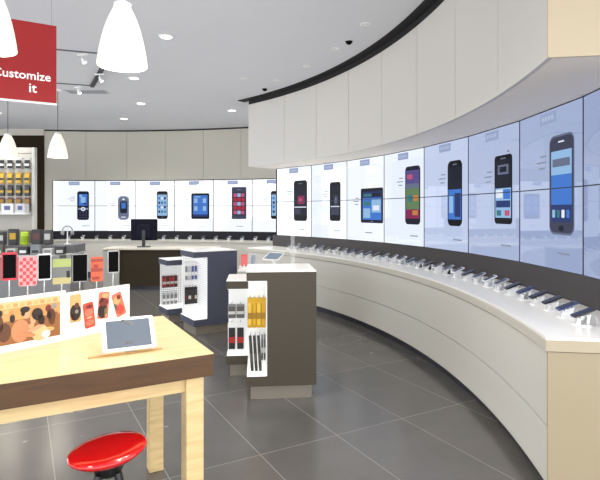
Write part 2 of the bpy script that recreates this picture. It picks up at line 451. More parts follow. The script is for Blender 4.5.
Lspec = [('candybar', (.576, .86), (1.40, 2.16), 'leftmost back wall display with a black keypad phone with blue screen'),
         ('flip', (.57, .85), (1.40, 2.035), 'back wall display with a short silver blue rounded phone'),
         ('touch', (.55, .83), (1.427, 2.16), 'back wall display with a black touchscreen phone covered in app icons'),
         ('tablet', (.436, .90), (1.43, 2.10), 'back wall display with a black framed blue tablet'),
         ('tiles', (.48, .855), (1.433, 2.25), 'back wall display with a slate phone of red and pink tiles'),
         ('touch', (.48, .80), (1.438, 2.137), 'back wall display cut off by the bulkhead corner, phone half hidden')]
for i, (k, fx, fz, lb) in enumerate(Lspec):
    column(CL, RL-0.02, A_L0-ST_L*i, A_L0-ST_L*(i+1), ZB_L, ZT_L, fx, fz, k, screen_mat(0, (246, 250, 255), 1.02), lb, 'back wall displays')
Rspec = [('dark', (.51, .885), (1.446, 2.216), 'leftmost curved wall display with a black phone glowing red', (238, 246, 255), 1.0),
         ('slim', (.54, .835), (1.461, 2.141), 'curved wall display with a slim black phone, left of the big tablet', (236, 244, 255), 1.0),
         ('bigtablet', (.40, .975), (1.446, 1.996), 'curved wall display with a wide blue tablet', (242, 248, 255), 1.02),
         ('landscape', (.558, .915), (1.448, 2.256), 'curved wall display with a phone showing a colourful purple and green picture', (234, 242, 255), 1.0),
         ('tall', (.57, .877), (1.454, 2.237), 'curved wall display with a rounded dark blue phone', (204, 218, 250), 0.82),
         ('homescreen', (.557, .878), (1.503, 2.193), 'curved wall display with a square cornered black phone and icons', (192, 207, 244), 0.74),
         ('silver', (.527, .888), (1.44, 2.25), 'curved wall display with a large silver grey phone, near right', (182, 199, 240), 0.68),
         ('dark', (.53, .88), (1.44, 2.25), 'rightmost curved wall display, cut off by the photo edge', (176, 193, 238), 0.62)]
ST_R = 6.7
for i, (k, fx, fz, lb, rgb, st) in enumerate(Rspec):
    column(CR, RW, 45.48-ST_R*i, 45.48-ST_R*(i+1), 1.153, 2.49, fx, fz, k, screen_mat(i+1, rgb, st), lb, 'curved wall displays')  # panels dim rightward: off-axis falloff is put into each emission colour

# ------------------------------------------------------------------ curved counter
def on(c, r, a): return (c[0]+r*math.cos(R(a)), c[1]+r*math.sin(R(a)))
px_, py_ = on(CR, RC+.3, 18)
o = (px_, py_, 0)
t = thing('display_counter', 'long curved white counter under the display wall', 'counter', o)
b = MB(); b.arc(CR, RC-0.012, RW-0.005, A_END-0.08, A_FAR, 0.915, 0.933, M_top); b.build('counter_top', t, o)
b = MB(); b.arc(CR, RC-0.012, RC+0.005, A_END-0.08, A_FAR, 0.852, 0.915, mat('counter_edge', (196, 191, 178), 0.35)); b.arc(CR, RC-.0125, RW-0.005, A_END-.1, A_END-.08, 0.852, 0.915, mat('counter_edge_end', (182, 168, 142), 0.35)); b.build('counter_edge', t, o)
b = MB(); b.arc(CR, RC, RC+0.02, A_END+.05, A_FAR, 0.43, 0.842, M_cfront); b.build('upper_front_panel', t, o)
b = MB(); b.arc(CR, RC, RC+0.02, A_END+.05, A_FAR, 0.1, 0.424, M_cfront); b.build('lower_front_panel', t, o)
b = MB(); b.arc(CR, RC+0.012, RC+0.04, A_END+.06, A_FAR-.02, 0.1, 0.86, M_seam); b.build('carcass', t, o)
b = MB(); b.arc(CR, RC+0.07, RC+0.09, A_END+.3, A_FAR-.3, 0, 0.1, M_kick); b.build('toe_kick', t, o)
b = MB(); b.arc(CR, RC-.001, RW-0.01, A_END-.06, A_END+0.05, 0.0, 0.848, M_cend); b.build('end_panel', t, o)
b = MB(); b.arc(CR, RC+0.02, RW-0.01, A_FAR-0.15, A_FAR, 0.0, 0.848, M_cfront); b.build('end_panel', t, o)

px_, py_ = on(CL, RL-.35, 80); o = (px_, py_, 0)
t = thing('display_counter', 'long shallow grey counter under the back wall displays', 'counter', o)
b = MB(); b.arc(CL, RL-0.66, RL-0.03, 96.5, 67.5, 0.865, 0.9, mat('back_counter_top', (206, 202, 190), 0.35)); b.build('counter_top', t, o)
b = MB(); b.arc(CL, RL-0.64, RL-0.62, 96.4, 67.6, 0.1, 0.86, M_cfront); b.build('front_panel', t, o)
b = MB(); b.arc(CL, RL-0.58, RL-0.55, 96.3, 67.7, 0.0, 0.1, M_kick); b.build('toe_kick', t, o)
b = MB(); b.arc(CL, RL-0.62, RL-0.03, 96.4, 96.25, 0.0, 0.86, M_cfront); b.build('end_panel', t, o)

# display phones on wedge stands
def make_stand(label):
    t = thing('display_phone', label, 'phone')
    b = MB(); b.prism(rr(-.04, .04, -.045, .045, .015), 0, 0.008, M_white); b.build('base_plate', t)
    b = MB()
    for sx in (-1, 1):
        m4 = Matrix(((0,0,1,0.016*sx-0.004),(1,0,0,0),(0,1,0,0),(0,0,0,1)))
        b.prism([(-.038,.008),(.034,.008),(.046,.072),(.012,.062),(-.006,.034),(-.03,.052)], 0, 0.008, M_white, m4)
    b.box((-.02, -.012, .008), (.02, .024, .06), M_white)
    b.build('stand_bracket', t)
    tilt = Matrix.Translation((0, 0.006, 0.078)) @ Matrix.Rotation(R(22), 4, 'X')
    b = MB(); b.prism(rr(-.034, .034, -.066, .066, .009), -0.005, 0.005, M_black, tilt); pb = b.build('handset', t)
    b = MB(); b.prism(rr(-.030, .030, -.052, .054, .003), 0.005, 0.0058, mat('handset_screen_blue', (34, 40, 64), .3, emit=.06, spec=.25), tilt); b.build('handset_screen', pb)
    b = MB(); b.tube([(0.0, .03, .07), (.012, .075, .06), (.02, .085, .02), (.018, .075, .004)], .003, M_metal, 6); b.build('security_cable', t)
    return t
dev_mats = [mat('handset_black', (20, 20, 24), .25), mat('handset_silver', (196, 200, 208), .25, metal=.4), mat('handset_white', (232, 234, 238), .3), mat('handset_navy', (44, 56, 104), .25)]
proto = None
nR = 31
seq = [0, 3, 0, 0, 3, 0, 1, 2, 1, 0, 2, 1, 2, 0, 1, 3, 2, 2, 1, 0, 3, 3, 3, 1, 2, 0, 1, 2, 0, 1, 0]
protos = {}
def colour_variant(root, m):
    for ch in root.children:
        if ch.name.startswith('handset'):
            ch.data = ch.data.copy(); ch.data.materials[0] = m
cnames = ['black', 'silver', 'white', 'navy blue']
base = make_stand('x')
first_used = False
def place_dev(c, r, a, z, label, group, ci):
    global first_used
    x, y = on(c, r, a)
    rz = R(a-90)
    if not first_used:
        first_used = True
        d = base; d.location = (x, y, z); d.rotation_euler = (0, 0, rz); d['label'] = label; d['group'] = group
    else:
        d = dup(base, (x, y, z), rz, label, group)
        if ci:
            key = ci
            hs = [ch for ch in d.children if ch.name.startswith('handset')][0]
            if key not in protos:
                me = hs.data.copy(); me.materials[0] = dev_mats[ci]; protos[key] = me
            hs.data = protos[key]
for i in range(nR):
    a = -6.1+1.55*i
    place_dev(CR, 8.27, a, 0.933, '%s display phone on the curved counter, %s from its near right end' % (cnames[seq[i]], ORD[i]), 'display phones on the curved counter', seq[i])
for i in range(16):
    a = 69.4+1.68*i
    ci = (1, 2, 1, 2, 1, 0, 2, 1)[i % 8]
    place_dev(CL, RL-0.36, a, 0.9, '%s display phone on the back wall counter, %s from its right end' % (cnames[ci], ORD[i]), 'display phones on the back wall counter', ci)

# ------------------------------------------------------------------ accessory kiosks
def kiosk(label, loc, deg, W, D, H, notch, board, mbody, pegs):
    t = thing('accessory_kiosk', label, 'display kiosk', loc, R(deg))
    b = MB(); b.box((.035, .035, 0), (W-.035, D-.035, .12), M_kickm); b.build('kick_base', t)
    b = MB(); b.box((0, 0, .12), (W, D, .205), mbody); b.build('plinth', t)
    b = MB(); b.box((notch, 0, .205), (W, D, H-.085), mbody); b.build('cabinet_body', t)
    b = MB(); b.box((0, 0, H-.085), (W, D, H-.012), mbody); b.build('header_band', t)
    b = MB(); b.box((0, 0, H-.012), (W, D, H), M_top, bev=.003); b.build('top_panel', t)
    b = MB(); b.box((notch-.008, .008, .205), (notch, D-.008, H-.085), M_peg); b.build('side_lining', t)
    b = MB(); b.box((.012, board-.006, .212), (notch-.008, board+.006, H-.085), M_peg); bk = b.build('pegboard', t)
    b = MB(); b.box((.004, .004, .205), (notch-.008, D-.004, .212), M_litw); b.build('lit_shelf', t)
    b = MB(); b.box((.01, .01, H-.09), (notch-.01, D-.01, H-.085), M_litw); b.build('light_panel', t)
    for (x, z) in pegs:
        b = MB(); b.tube([(x, board-.006, z), (x, board-.12, z), (x, board-.128, z+.012)], .003, M_metal, 6); b.build('peg', bk)
    return t
def pack(root_loc, deg, x, y, z0, z1, w, d, mats, label, group, tilt=0, kind='pack'):
    rz = R(deg); u = Vector((math.cos(rz), math.sin(rz), 0)); v = Vector((-math.sin(rz), math.cos(rz), 0))
    p = Vector(root_loc)+u*x+v*y; p.z = z1
    t = thing('hanging_pack', label, 'accessory pack', p, rz, group)
    h = z1-z0; mx = Matrix.Rotation(tilt, 4, 'Y')
    b = MB(); b.prism(rr(-w/2, w/2, -h, 0, min(.008, w*.2)), -.001, .001, mats[0], mx @ Matrix.Rotation(R(90), 4, 'X')); b.build('backing_card', t)
    b = MB(); b.box((-w*.4, -d, -h*.92), (w*.4, -.001, -h*.18), mats[1], mx, bev=min(.004, w*.1)); b.build('product', t)
    b = MB()
    b.box((-w*.42, -d-.001, -h*.7), (w*.42, -d+.002, -h*.5), mats[2], mx); b.build('printed_band', t)
    return t
D1 = 5.0
K1 = (-.46, 4.33, 0)
kiosk('taupe box kiosk with mustard packs, tallest in the foreground', K1, D1, .605, .60, 1.115, .178, .2, M_taupe, [(.03, .875), (.07, .875), (.11, .875), (.15, .875), (.035, .545), (.075, .545), (.115, .545), (.155, .545)])
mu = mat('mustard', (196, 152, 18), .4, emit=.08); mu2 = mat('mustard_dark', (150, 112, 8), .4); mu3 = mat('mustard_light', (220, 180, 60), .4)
dk = mat('pack_charcoal', (52, 50, 46), .35); dk2 = mat('pack_dark_grey', (84, 80, 72), .35); lg = mat('pack_light_grey', (190, 190, 186), .4); gr = mat('pack_grey', (128, 130, 132), .4)
rd = mat('pack_red', (168, 36, 34), .4); wh = mat('pack_white', (228, 228, 226), .4); bl = mat('pack_blue', (84, 92, 150), .4); bk_ = mat('pack_black', (26, 24, 26), .35); br_ = mat('pack_maroon', (92, 36, 34), .4)
pos = ['leftmost', 'second from left', 'third from left', 'fourth from left', 'rightmost']
for i in range(4):
    pack(K1, D1, .027+.04*i, .1, 0.605, .872, .0405, .012, (mu, mu if i % 2 else mu3, mu2), 'mustard yellow pack, %s on the upper pegs of the foreground kiosk' % (pos[i] if i < 3 else 'rightmost'), 'mustard packs')
for i in range(3):
    pack(K1, D1, .03+.036*i, .09, .225, .54, .026, .012, (dk, dk, dk2), 'slim dark charcoal pack, %s on the lower pegs of the foreground kiosk' % ('leftmost', 'middle', 'rightmost')[i], 'slim dark packs', tilt=R(-3.5))
for i in range(2):
    pack(K1, D1, .136+.022*i, .12, .31, .54, .018, .01, (gr, dk2, lg), 'narrow grey pack %s beside the slim dark packs' % ('nearer', 'farther right')[i], 'narrow grey packs')
W1 = (-.725, 4.955, 0)
kiosk('short taupe kiosk behind the left side of the foreground kiosk', W1, D1, .60, .50, .95, .24, .2, M_taupe, [(.05, .705), (.135, .705), (.05, .52), (.135, .52)])
for i in range(2):
    pack(W1, D1, .05+.085*i, .1, .555, .70, .082, .015, (gr, dk2, lg), 'grey square pack, %s one on the upper pegs of the short foreground kiosk' % ('left', 'right')[i], 'grey square packs')
for i in range(2):
    pack(W1, D1, .05+.085*i, .1, .225, .515, .080, .015, (wh, bk_, rd), 'black and red tall pack, %s one in the short foreground kiosk' % ('left', 'right')[i], 'black and red packs')
K2 = (-1.383, 6.57, 0); D2 = 33
kiosk('tall blue-lit taupe kiosk with lit corner niche, second row left', K2, D2, .62, .52, 1.105, .19, .47, M_taupe_blue, [(.025+.045*i, .93) for i in range(4)]+[(.025+.045*i, .6) for i in range(4)])
for i in range(4):
    pack(K2, D2, .023+.045*i, .345, .675, .925, .042, .012, (wh, (gr, lg, bl, bl)[i], wh), '%s slim pack, %s on the upper pegs of the tall blue-lit kiosk' % (('grey', 'pale grey', 'blue', 'blue')[i], ('leftmost', 'second from left', 'third from left', 'rightmost')[i]), 'slim packs in the tall slate kiosk')
for i in range(4):
    pack(K2, D2, .023+.045*i, .345, .36, .595, .0445, .015, (bk_, dk, (br_, lg, br_, lg)[i]), 'dark boxed pack, %s on the lower pegs of the tall blue-lit kiosk' % ('leftmost', 'second from left', 'third from left', 'rightmost')[i], 'dark packs in the tall slate kiosk')
W2 = (-1.925, 7.30, 0)
kiosk('short blue-lit taupe kiosk left of the tall blue-lit kiosk', W2, D2, .52, .40, .925, .36, .36, M_taupe_blue, [(.03+.06*i, .67) for i in range(4)]+[(.03+.06*i, .42) for i in range(4)])
for i in range(4):
    pack(W2, D2, .03+.06*i, .24, .49, .665, .058, .015, (br_, (rd, br_)[i % 2], lg), 'dark red pack, %s on the upper pegs of the short blue-lit kiosk' % ('leftmost', 'second from left', 'third from left', 'rightmost')[i], 'dark red packs')
for i in range(4):
    pack(W2, D2, .03+.06*i, .24, .23, .415, .052, .012, (lg, gr, wh), 'pale grey pack, %s on the lower pegs of the short blue-lit kiosk' % ('leftmost', 'second from left', 'third from left', 'rightmost')[i], 'pale grey packs')

# low tablet table behind the foreground kiosk
o = (-.77, 6.25, 0); TZ = .90
t = thing('tablet_table', 'white topped low table behind the foreground kiosk', 'table', o, R(5))
b = MB(); b.box((0, 0, TZ-.025), (.88, .62, TZ), M_top, bev=.004); b.build('table_top', t)
b = MB(); b.box((.03, .03, .1), (.85, .59, TZ-.025), M_cfront); b.build('table_body', t)
b = MB(); b.box((.08, .08, 0), (.80, .54, .1), M_kick); b.build('toe_kick', t)
def tab_on_stand(label, loc, rz, w, h, tilt, body, scr, cat='tablet'):
    t = thing('display_tablet', label, cat, loc, rz)
    b = MB(); b.prism(rr(-.05, .05, -.04, .05, .02), 0, .008, M_white); b.build('base_plate', t)
    b = MB(); b.box((-.02, .0, .008), (.02, .02, .09+h*.15), M_white); b.build('stand_post', t)
    mx = Matrix.Translation((0, -.005, .09+h*.3)) @ Matrix.Rotation(R(90-tilt), 4, 'X')
    b = MB(); b.prism(rr(-w/2, w/2, -h/2, h/2, .012), -.005, .005, body, mx); k = b.build('tablet', t)
    b = MB(); b.prism(rr(-w/2+.014, w/2-.014, -h/2+.016, h/2-.016, .002), .005, .0056, scr, mx); b.build('screen', k)
    return t
scr_g = mat('tablet_screen_grey', (128, 136, 148), .07, emit=.25)
tab_on_stand('white tablet tilted on a stand behind the foreground kiosk', (-.34, 6.55, TZ), R(-35), .25, .18, 62, M_white, mat('tablet_screen_slate', (110, 122, 138), .1, emit=.2))
t = thing('red_phone', 'bright red phone upright behind the short foreground kiosk', 'phone', (-.71, 6.42, TZ), R(10))
b = MB(); b.prism(rr(-.035, .035, -.03, .03, .01), 0, .008, M_white); b.build('base_plate', t)
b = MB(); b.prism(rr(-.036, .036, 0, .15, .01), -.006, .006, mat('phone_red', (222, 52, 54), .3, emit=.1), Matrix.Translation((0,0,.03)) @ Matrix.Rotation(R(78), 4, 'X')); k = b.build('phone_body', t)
b = MB(); b.prism(rr(-.03, .03, .016, .136, .003), .006, .0066, mat('red_phone_screen', (236, 96, 96), .15, emit=.2), Matrix.Translation((0,0,.03)) @ Matrix.Rotation(R(78), 4, 'X')); b.build('screen', k)
b = MB(); b.cyl((0, .0, .008), (0, .0, .05), .008, .008, M_white); b.build('stand_post', t)
t = thing('silver_phone', 'slim silver phone upright right of the red phone', 'phone', (-.61, 6.46, TZ), R(-15))
b = MB(); b.prism(rr(-.03, .03, -.03, .03, .01), 0, .008, M_white); b.build('base_plate', t)
b = MB(); b.prism(rr(-.032, .032, 0, .15, .01), -.005, .005, dev_mats[1], Matrix.Translation((0,0,.03)) @ Matrix.Rotation(R(75), 4, 'X')); k = b.build('phone_body', t)
b = MB(); b.prism(rr(-.027, .027, .014, .136, .003), .005, .0056, scr_g, Matrix.Translation((0,0,.03)) @ Matrix.Rotation(R(75), 4, 'X')); b.build('screen', k)
b = MB(); b.cyl((0, .0, .008), (0, .0, .05), .008, .008, M_white); b.build('stand_post', t)
# acrylic sign holder on the foreground kiosk
t = thing('acrylic_sign_holder', 'tall clear acrylic sign holder on top of the foreground kiosk', 'sign holder', (-.07, 4.82, 1.115), R(72))
b = MB(); b.box((-.05, -.035, 0), (.05, .035, .006), M_acryl); b.build('base', t)
b = MB(); b.box((-.05, -.003, .006), (.05, .003, .31), M_acryl, bev=.001); b.build('panel', t)

# ------------------------------------------------------------------ cash desk and monitor
t = thing('cash_desk', 'dark fronted cash desk with pale top behind the blue-lit kiosks', 'desk', (-3.1, 10.75, 0))
b = MB(); b.box((-1.0, -.36, .83), (1.35, .38, .865), mat('desk_top', (206, 200, 184), .35), bev=.004); b.build('desk_top', t)
b = MB(); b.box((-.64, -.30, .08), (1.3, .34, .83), mat('desk_front', (56, 49, 36), .5, spec=.15)); b.build('front_panel', t)
b = MB(); b.box((-.97, -.34, .0), (-.642, .34, .83), mat('desk_pedestal', (176, 176, 172), .4)); b.build('pedestal', t)
b = MB(); b.box((-.6, -.26, 0), (1.25, .3, .08), M_kick); b.build('toe_kick', t)
t = thing('monitor', 'dark monitor seen from behind on the cash desk', 'monitor', (-3.34, 10.8, .865), R(4))
mn = mat('monitor_navy', (16, 16, 32), .5, spec=.1)
b = MB(); b.box((-.28, -.02, .14), (.28, .02, .60), mn, bev=.012); sh = b.build('housing', t)
b = MB(); b.box((-.14, -.05, .2), (.14, -.02, .48), mat('monitor_back', (22, 22, 40), .5, spec=.1), bev=.012); b.build('rear_cover', sh)
b = MB(); b.box((-.26, .02, .16), (.26, .022, .58), M_blackg); b.build('screen', sh)
b = MB(); b.box((-.035, -.065, .02), (.035, -.045, .36), M_black); b.build('stand_neck', t)
b = MB(); b.prism(rr(-.13, .13, -.13, .06, .03), 0, .02, M_black); b.build('stand_base', t)

# ------------------------------------------------------------------ maple table
TX = (-.414, 2.417); RZT = math.atan2(.484, .875)
t = thing('display_table', 'maple table with thick brown edge in the left foreground', 'table', (TX[0], TX[1], 0), RZT)
LT, DT, HT = 1.95, .987, .95
b = MB(); b.box((-LT, 0, HT-.004), (0, DT, HT), M_maple); b.build('table_top', t)
b = MB(); b.box((-LT, 0, HT-.107), (0, DT, HT-.004), M_edge); b.build('table_edge', t)
b = MB()
for y in (.05, DT-.13): b.box((-LT+.1, y, HT-.18), (-.1, y+.03, HT-.107), M_maple2)
b.box((-.10, .06, HT-.18), (-.07, DT-.06, HT-.107), M_maple2); b.box((-LT+.07, .06, HT-.18), (-LT+.1, DT-.06, HT-.107), M_maple2)
b.build('apron', t)
for (x, y) in ((-.125, .03), (-.11, DT-.11), (-LT+.05, .03), (-LT+.05, DT-.11)):
    b = MB(); b.box((x, y, 0.0), (x+.086, y+.086, HT-.107), M_maple2, bev=.003); b.build('leg', t)
def tl(x, y, z=HT):
    c, s_ = math.cos(RZT), math.sin(RZT); return (TX[0]+x*c-y*s_, TX[1]+x*s_+y*c, z)

# angled print boards (a two-panel stand-up display)
pr = {n: mat('print_'+n, rgb, .45) for n, rgb in dict(cream=(250, 246, 238), brown=(150, 96, 52), amber=(206, 150, 86), dark=(40, 24, 20), skin=(214, 158, 118), skin2=(196, 132, 92), tan=(226, 186, 136), wine=(120, 44, 40), red=(206, 72, 58), coral=(228, 118, 92), grey=(150, 140, 132), white=(244, 238, 230), umber=(92, 56, 34), teal=(72, 92, 92), gold=(214, 170, 110)).items()}
Pm = Vector((-1.235, 2.655, HT)); Pa = Vector((-1.455, 2.37, HT)); Pb = Vector((-1.01, 2.985, HT))
def board(p, q, h, arts, label):
    d = q-p; w = d.length
    t = thing('photo_board', label, 'photo board', p, math.atan2(d.y, d.x))
    b = MB(); b.box((0, 0, 0), (w, .012, h), pr['cream']); bd = b.build('panel', t)
    b = MB()
    for pts, m, l in arts(w, h): b.poly(pts, -.0006*l, m)
    b.build('print', bd)
    b = MB(); b.prism([(0, .012), (.1, .012), (.0, .14)], 0, .12, pr['cream'], Matrix(((0,0,1,w*.5),(0,1,0,0),(1,0,0,0),(0,0,0,1)))) if False else b.box((w*.45, .012, 0), (w*.55, .09, .008), pr['cream']); b.build('support_foot', t)
    return t
def couple(w, h):
    A = []; x0, x1, z0, z1 = .02, w-.03, .035, h-.02
    W_, H_ = x1-x0, z1-z0
    def q(a, b_, c, d): return rect(x0+a*W_, x0+b_*W_, z0+c*H_, z0+d*H_)
    def e(cx, cz, a, b_, r=0): return ell(x0+cx*W_, z0+cz*H_, a*W_, b_*H_, r)
    A.append((q(0, 1, 0, 1), pr['brown'], 1)); A.append((q(0, 1, .55, 1), pr['amber'], 2)); A.append((q(0, 1, .84, 1), pr['tan'], 3))
    for i in range(9): A.append((q(.04+.105*i, .11+.105*i, .86, .95), pr['gold'] if i % 2 else pr['amber'], 4))
    for (cx, cz, a, b_, m) in ((.06, .5, .05, .2, 'umber'), (.12, .3, .10, .22, 'umber'), (.24, .6, .04, .1, 'dark'), (.23, .72, .03, .06, 'skin2'), (.86, .5, .06, .2, 'umber'), (.9, .76, .05, .07, 'grey'), (.93, .45, .05, .16, 'brown'), (.80, .72, .05, .09, 'wine'), (.82, .56, .045, .12, 'dark'), (.06, .75, .04, .08, 'dark'), (.15, .78, .04, .05, 'gold'), (.8, .2, .1, .06, 'gold')):
        A.append((e(cx, cz, a, b_), pr[m], 4))
    A += [(e(.36, .28, .14, .27), pr['skin2'], 5), (e(.66, .16, .13, .2), pr['tan'], 5), (e(.45, .66, .055, .11), pr['skin'], 6), (e(.43, .77, .075, .075), pr['dark'], 7), (e(.40, .69, .03, .07), pr['dark'], 7),
          (e(.55, .50, .045, .10, .2), pr['skin'], 8), (e(.62, .62, .09, .15, .3), pr['dark'], 9), (e(.68, .48, .055, .14, .2), pr['dark'], 9), (e(.57, .27, .15, .05, .3), pr['skin'], 10), (e(.46, .17, .13, .06, -.3), pr['skin2'], 10), (e(.52, .36, .05, .06, .4), pr['skin'], 10), (e(.76, .10, .07, .09), pr['white'], 8)]
    return A
def cases(w, h):
    A = []
    def case(cx, cz, ww, hh, rot, base, spots, l0):
        A.append((rotp(rr(cx-ww/2, cx+ww/2, cz-hh/2, cz+hh/2, .012), cx, cz, rot), pr[base], l0))
        for k, (dx, dz, a, b_, m) in enumerate(spots): A.append((rotp(ell(cx+dx*ww, cz+dz*hh, a*ww, b_*hh), cx, cz, rot), pr[m], l0+1+k % 3))
    case(.055*w/.4, .16, .066, .15, 0, 'gold', [(0, -.14, .48, .3, 'dark'), (0, .27, .42, .16, 'gold'), (.1, .1, .2, .1, 'umber'), (-.15, -.3, .25, .12, 'wine'), (.1, -.12, .15, .07, 'grey')], 1)
    case(.135*w/.4, .11, .064, .14, .12, 'red', [(0, .1, .4, .16, 'coral'), (0, -.3, .4, .12, 'coral'), (.1, .33, .3, .08, 'wine'), (0, -.1, .3, .03, 'tan')], 3)
    case(.225*w/.4, .15, .07, .15, -.08, 'coral', [(-.05, -.2, .44, .28, 'dark'), (.0, .12, .46, .15, 'wine'), (.1, .36, .3, .09, 'gold'), (.25, -.25, .15, .18, 'tan'), (-.2, .2, .15, .09, 'umber')], 1)
    case(.325*w/.4, .14, .066, .14, .3, 'coral', [(0, -.22, .42, .2, 'red'), (-.1, .2, .36, .16, 'gold'), (.15, .3, .2, .1, 'wine'), (-.36, .0, .12, .2, 'teal')], 3)
    return A
board(Pa, Pm, .262, couple, 'white framed photo board with a brown photo of an embracing couple')
board(Pm, Pb, .248, cases, 'white board printed with red and orange patterned phone cases')

# phones on thin rods behind the boards
def rod_phone(x, y, zc, w, h, rz, body, art, label):
    t = thing('rod_mounted_phone', label, 'phone', (x, y, HT), rz, 'phones on rods behind the photo boards')
    b = MB(); b.lathe([(.0, .0), (.028, 0), (.028, .006), (.006, .01), (.0, .01)], M_metal, 20); b.build('base', t)
    zc -= HT
    b = MB(); b.cyl((0, .006, .008), (0, .006, zc), .0035, .0035, M_metal, 8); b.build('rod', t)
    mx = Matrix.Translation((0, 0, zc)) @ Matrix.Rotation(R(90), 4, 'X')
    b = MB(); b.prism(rr(-w/2, w/2, -h/2, h/2, .01), -.005, .005, body, mx); k = b.build('phone_body', t)
    b = MB()
    for (a, c, d, e, m) in art: b.box((a*w, -.0062, zc+d*h), (c*w, -.0052, zc+e*h), m)
    b.build('face', k)
c_red = mat('case_red', (190, 36, 50), .35); c_pink = mat('case_pattern', (214, 150, 150), .45); c_pr = mat('case_pattern_red', (192, 62, 68), .45); c_or = mat('case_orange', (206, 84, 44), .35); c_dor = mat('case_dark_orange', (150, 48, 28), .35)
c_gg = mat('case_grey', (110, 112, 108), .45); c_grn = mat('case_green', (158, 170, 96), .4); c_ol = mat('case_khaki', (176, 166, 110), .4); c_yel = mat('case_tan', (200, 190, 140), .4)
scrn = [(-.44, .44, -.45, .45, M_blackg)]
rb = R(30)
chk = [(-.45+.18*i, -.27+.18*i, -.46+.115*j, -.345+.115*j, c_pr) for j in range(8) for i in range(5) if (i+j) % 2 == 0]
rod_phone(-1.506, 2.61, 1.345, .072, .145, rb, c_red, [(-.40, .42, -.42, .42, M_blackg)], 'black phone in a red rimmed case, leftmost of the rod mounted phones')
rod_phone(-1.432, 2.65, 1.315, .085, .155, rb, c_pink, chk, 'rod mounted phone in a red and white checked case')
rod_phone(-1.38, 2.72, 1.33, .066, .142, rb, M_white, scrn, 'black screened phone with pale rim, beside the checked case')
rod_phone(-1.314, 2.78, 1.31, .092, .16, rb, c_gg, [(-.5, .5, .08, .36, c_grn), (-.14, .24, .38, .49, M_black), (-.42, .42, -.25, .06, c_gg), (-.5, .5, -.5, -.28, c_ol), (.24, .42, -.3, -.06, M_black)], 'rod mounted phone in a green and grey case')
rod_phone(-1.245, 2.85, 1.31, .080, .158, rb, mat('case_silver', (150, 150, 150), .3), [(-.46, .46, -.47, .47, M_blackg)], 'large black screened phone, between green and orange cases')
rod_phone(-1.177, 2.92, 1.295, .066, .142, rb, c_or, [(-.48, .48, -.1, .04, c_dor), (-.48, .48, .3, .42, c_dor), (-.3, .1, .05, .2, c_dor), (-.4, .2, -.42, -.3, c_dor)], 'rod mounted phone in an orange and brown patterned case')
rod_phone(-1.13, 3.05, 1.325, .066, .136, rb, mat('case_grey_rim', (178, 176, 172), .3), [(-.43, .43, -.45, .45, M_blackg)], 'black screened phone with grey rim, rightmost on the rods')

# white tablet on the table
tx, ty = -.825, 2.43
t = thing('tablet', 'white framed tablet on a small stand on the maple table', 'tablet', (tx, ty, HT), RZT+R(-2))
mx = Matrix.Translation((0, 0.01, .088)) @ Matrix.Rotation(R(52), 4, 'X')
b = MB(); b.prism(rr(-.122, .122, -.085, .085, .012), -.0045, .0045, M_white, mx); k = b.build('tablet_body', t)
scr = mat('tablet_screen', (96, 104, 114), .4, emit=.06, spec=.15)
b = MB(); b.prism(rect(-.102, .102, -.071, .071), .0046, .0052, scr, mx); b.build('screen', k)
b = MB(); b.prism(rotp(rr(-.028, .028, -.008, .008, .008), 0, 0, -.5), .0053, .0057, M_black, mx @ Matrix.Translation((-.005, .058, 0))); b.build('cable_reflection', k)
b = MB(); b.prism(rect(-.02, .02, -.006, .006), .0053, .0057, M_black, mx @ Matrix.Translation((0, -.048, 0))); b.build('screen_caption', k)
b = MB(); b.box((-.018, .004, .006), (.018, .02, .06), M_white, bev=.003); b.build('stand_post', t)
b = MB(); b.prism(rr(-.035, .035, .002, .052, .012), 0, .006, M_white); b.build('stand_base', t)
t = thing('wooden_ledge', 'thin wooden strip lying in front of the white tablet stand', 'strip', tl(-.36, .214, HT), RZT-RZT*0.0)
b = MB(); b.box((-.18, -.03, 0), (.16, -.012, .006), wood_mat('strip_wood', (196, 156, 96), (170, 128, 70)), bev=.002); b.build('strip', t)

# red stool
t = thing('stool', 'low stool with glossy red dished seat by the maple table', 'stool', (-.80, 2.10, 0), R(20))
mxs = Matrix.Translation((0, 0, .625)) @ Matrix.Rotation(R(-1), 4, 'X') @ Matrix.Rotation(R(-5), 4, 'Y') @ Matrix.Scale(.94, 4)
b = MB(); b.lathe([(0, -.03), (.08, -.03), (.14, -.014), (.162, .002), (.168, .012), (.166, .019), (.156, .024), (.12, .026), (.07, .025), (.0, .024)], M_red, 40, mxs); b.build('seat', t)
b = MB(); b.cyl((0, 0, .54), (0, 0, .592), .05, .075, M_black, 20); b.build('seat_hub', t)
for k in range(4):
    a = R(45+90*k); b = MB(); b.cyl((.05*math.cos(a), .05*math.sin(a), .55), (.19*math.cos(a), .19*math.sin(a), 0), .014, .011, M_black, 12); b.build('leg', t)
b = MB()
n = 24; rpts = [(.125*math.cos(2*math.pi*i/n), .125*math.sin(2*math.pi*i/n), .27) for i in range(n+1)]
b.tube(rpts, .007, M_metal); b.build('foot_ring', t)

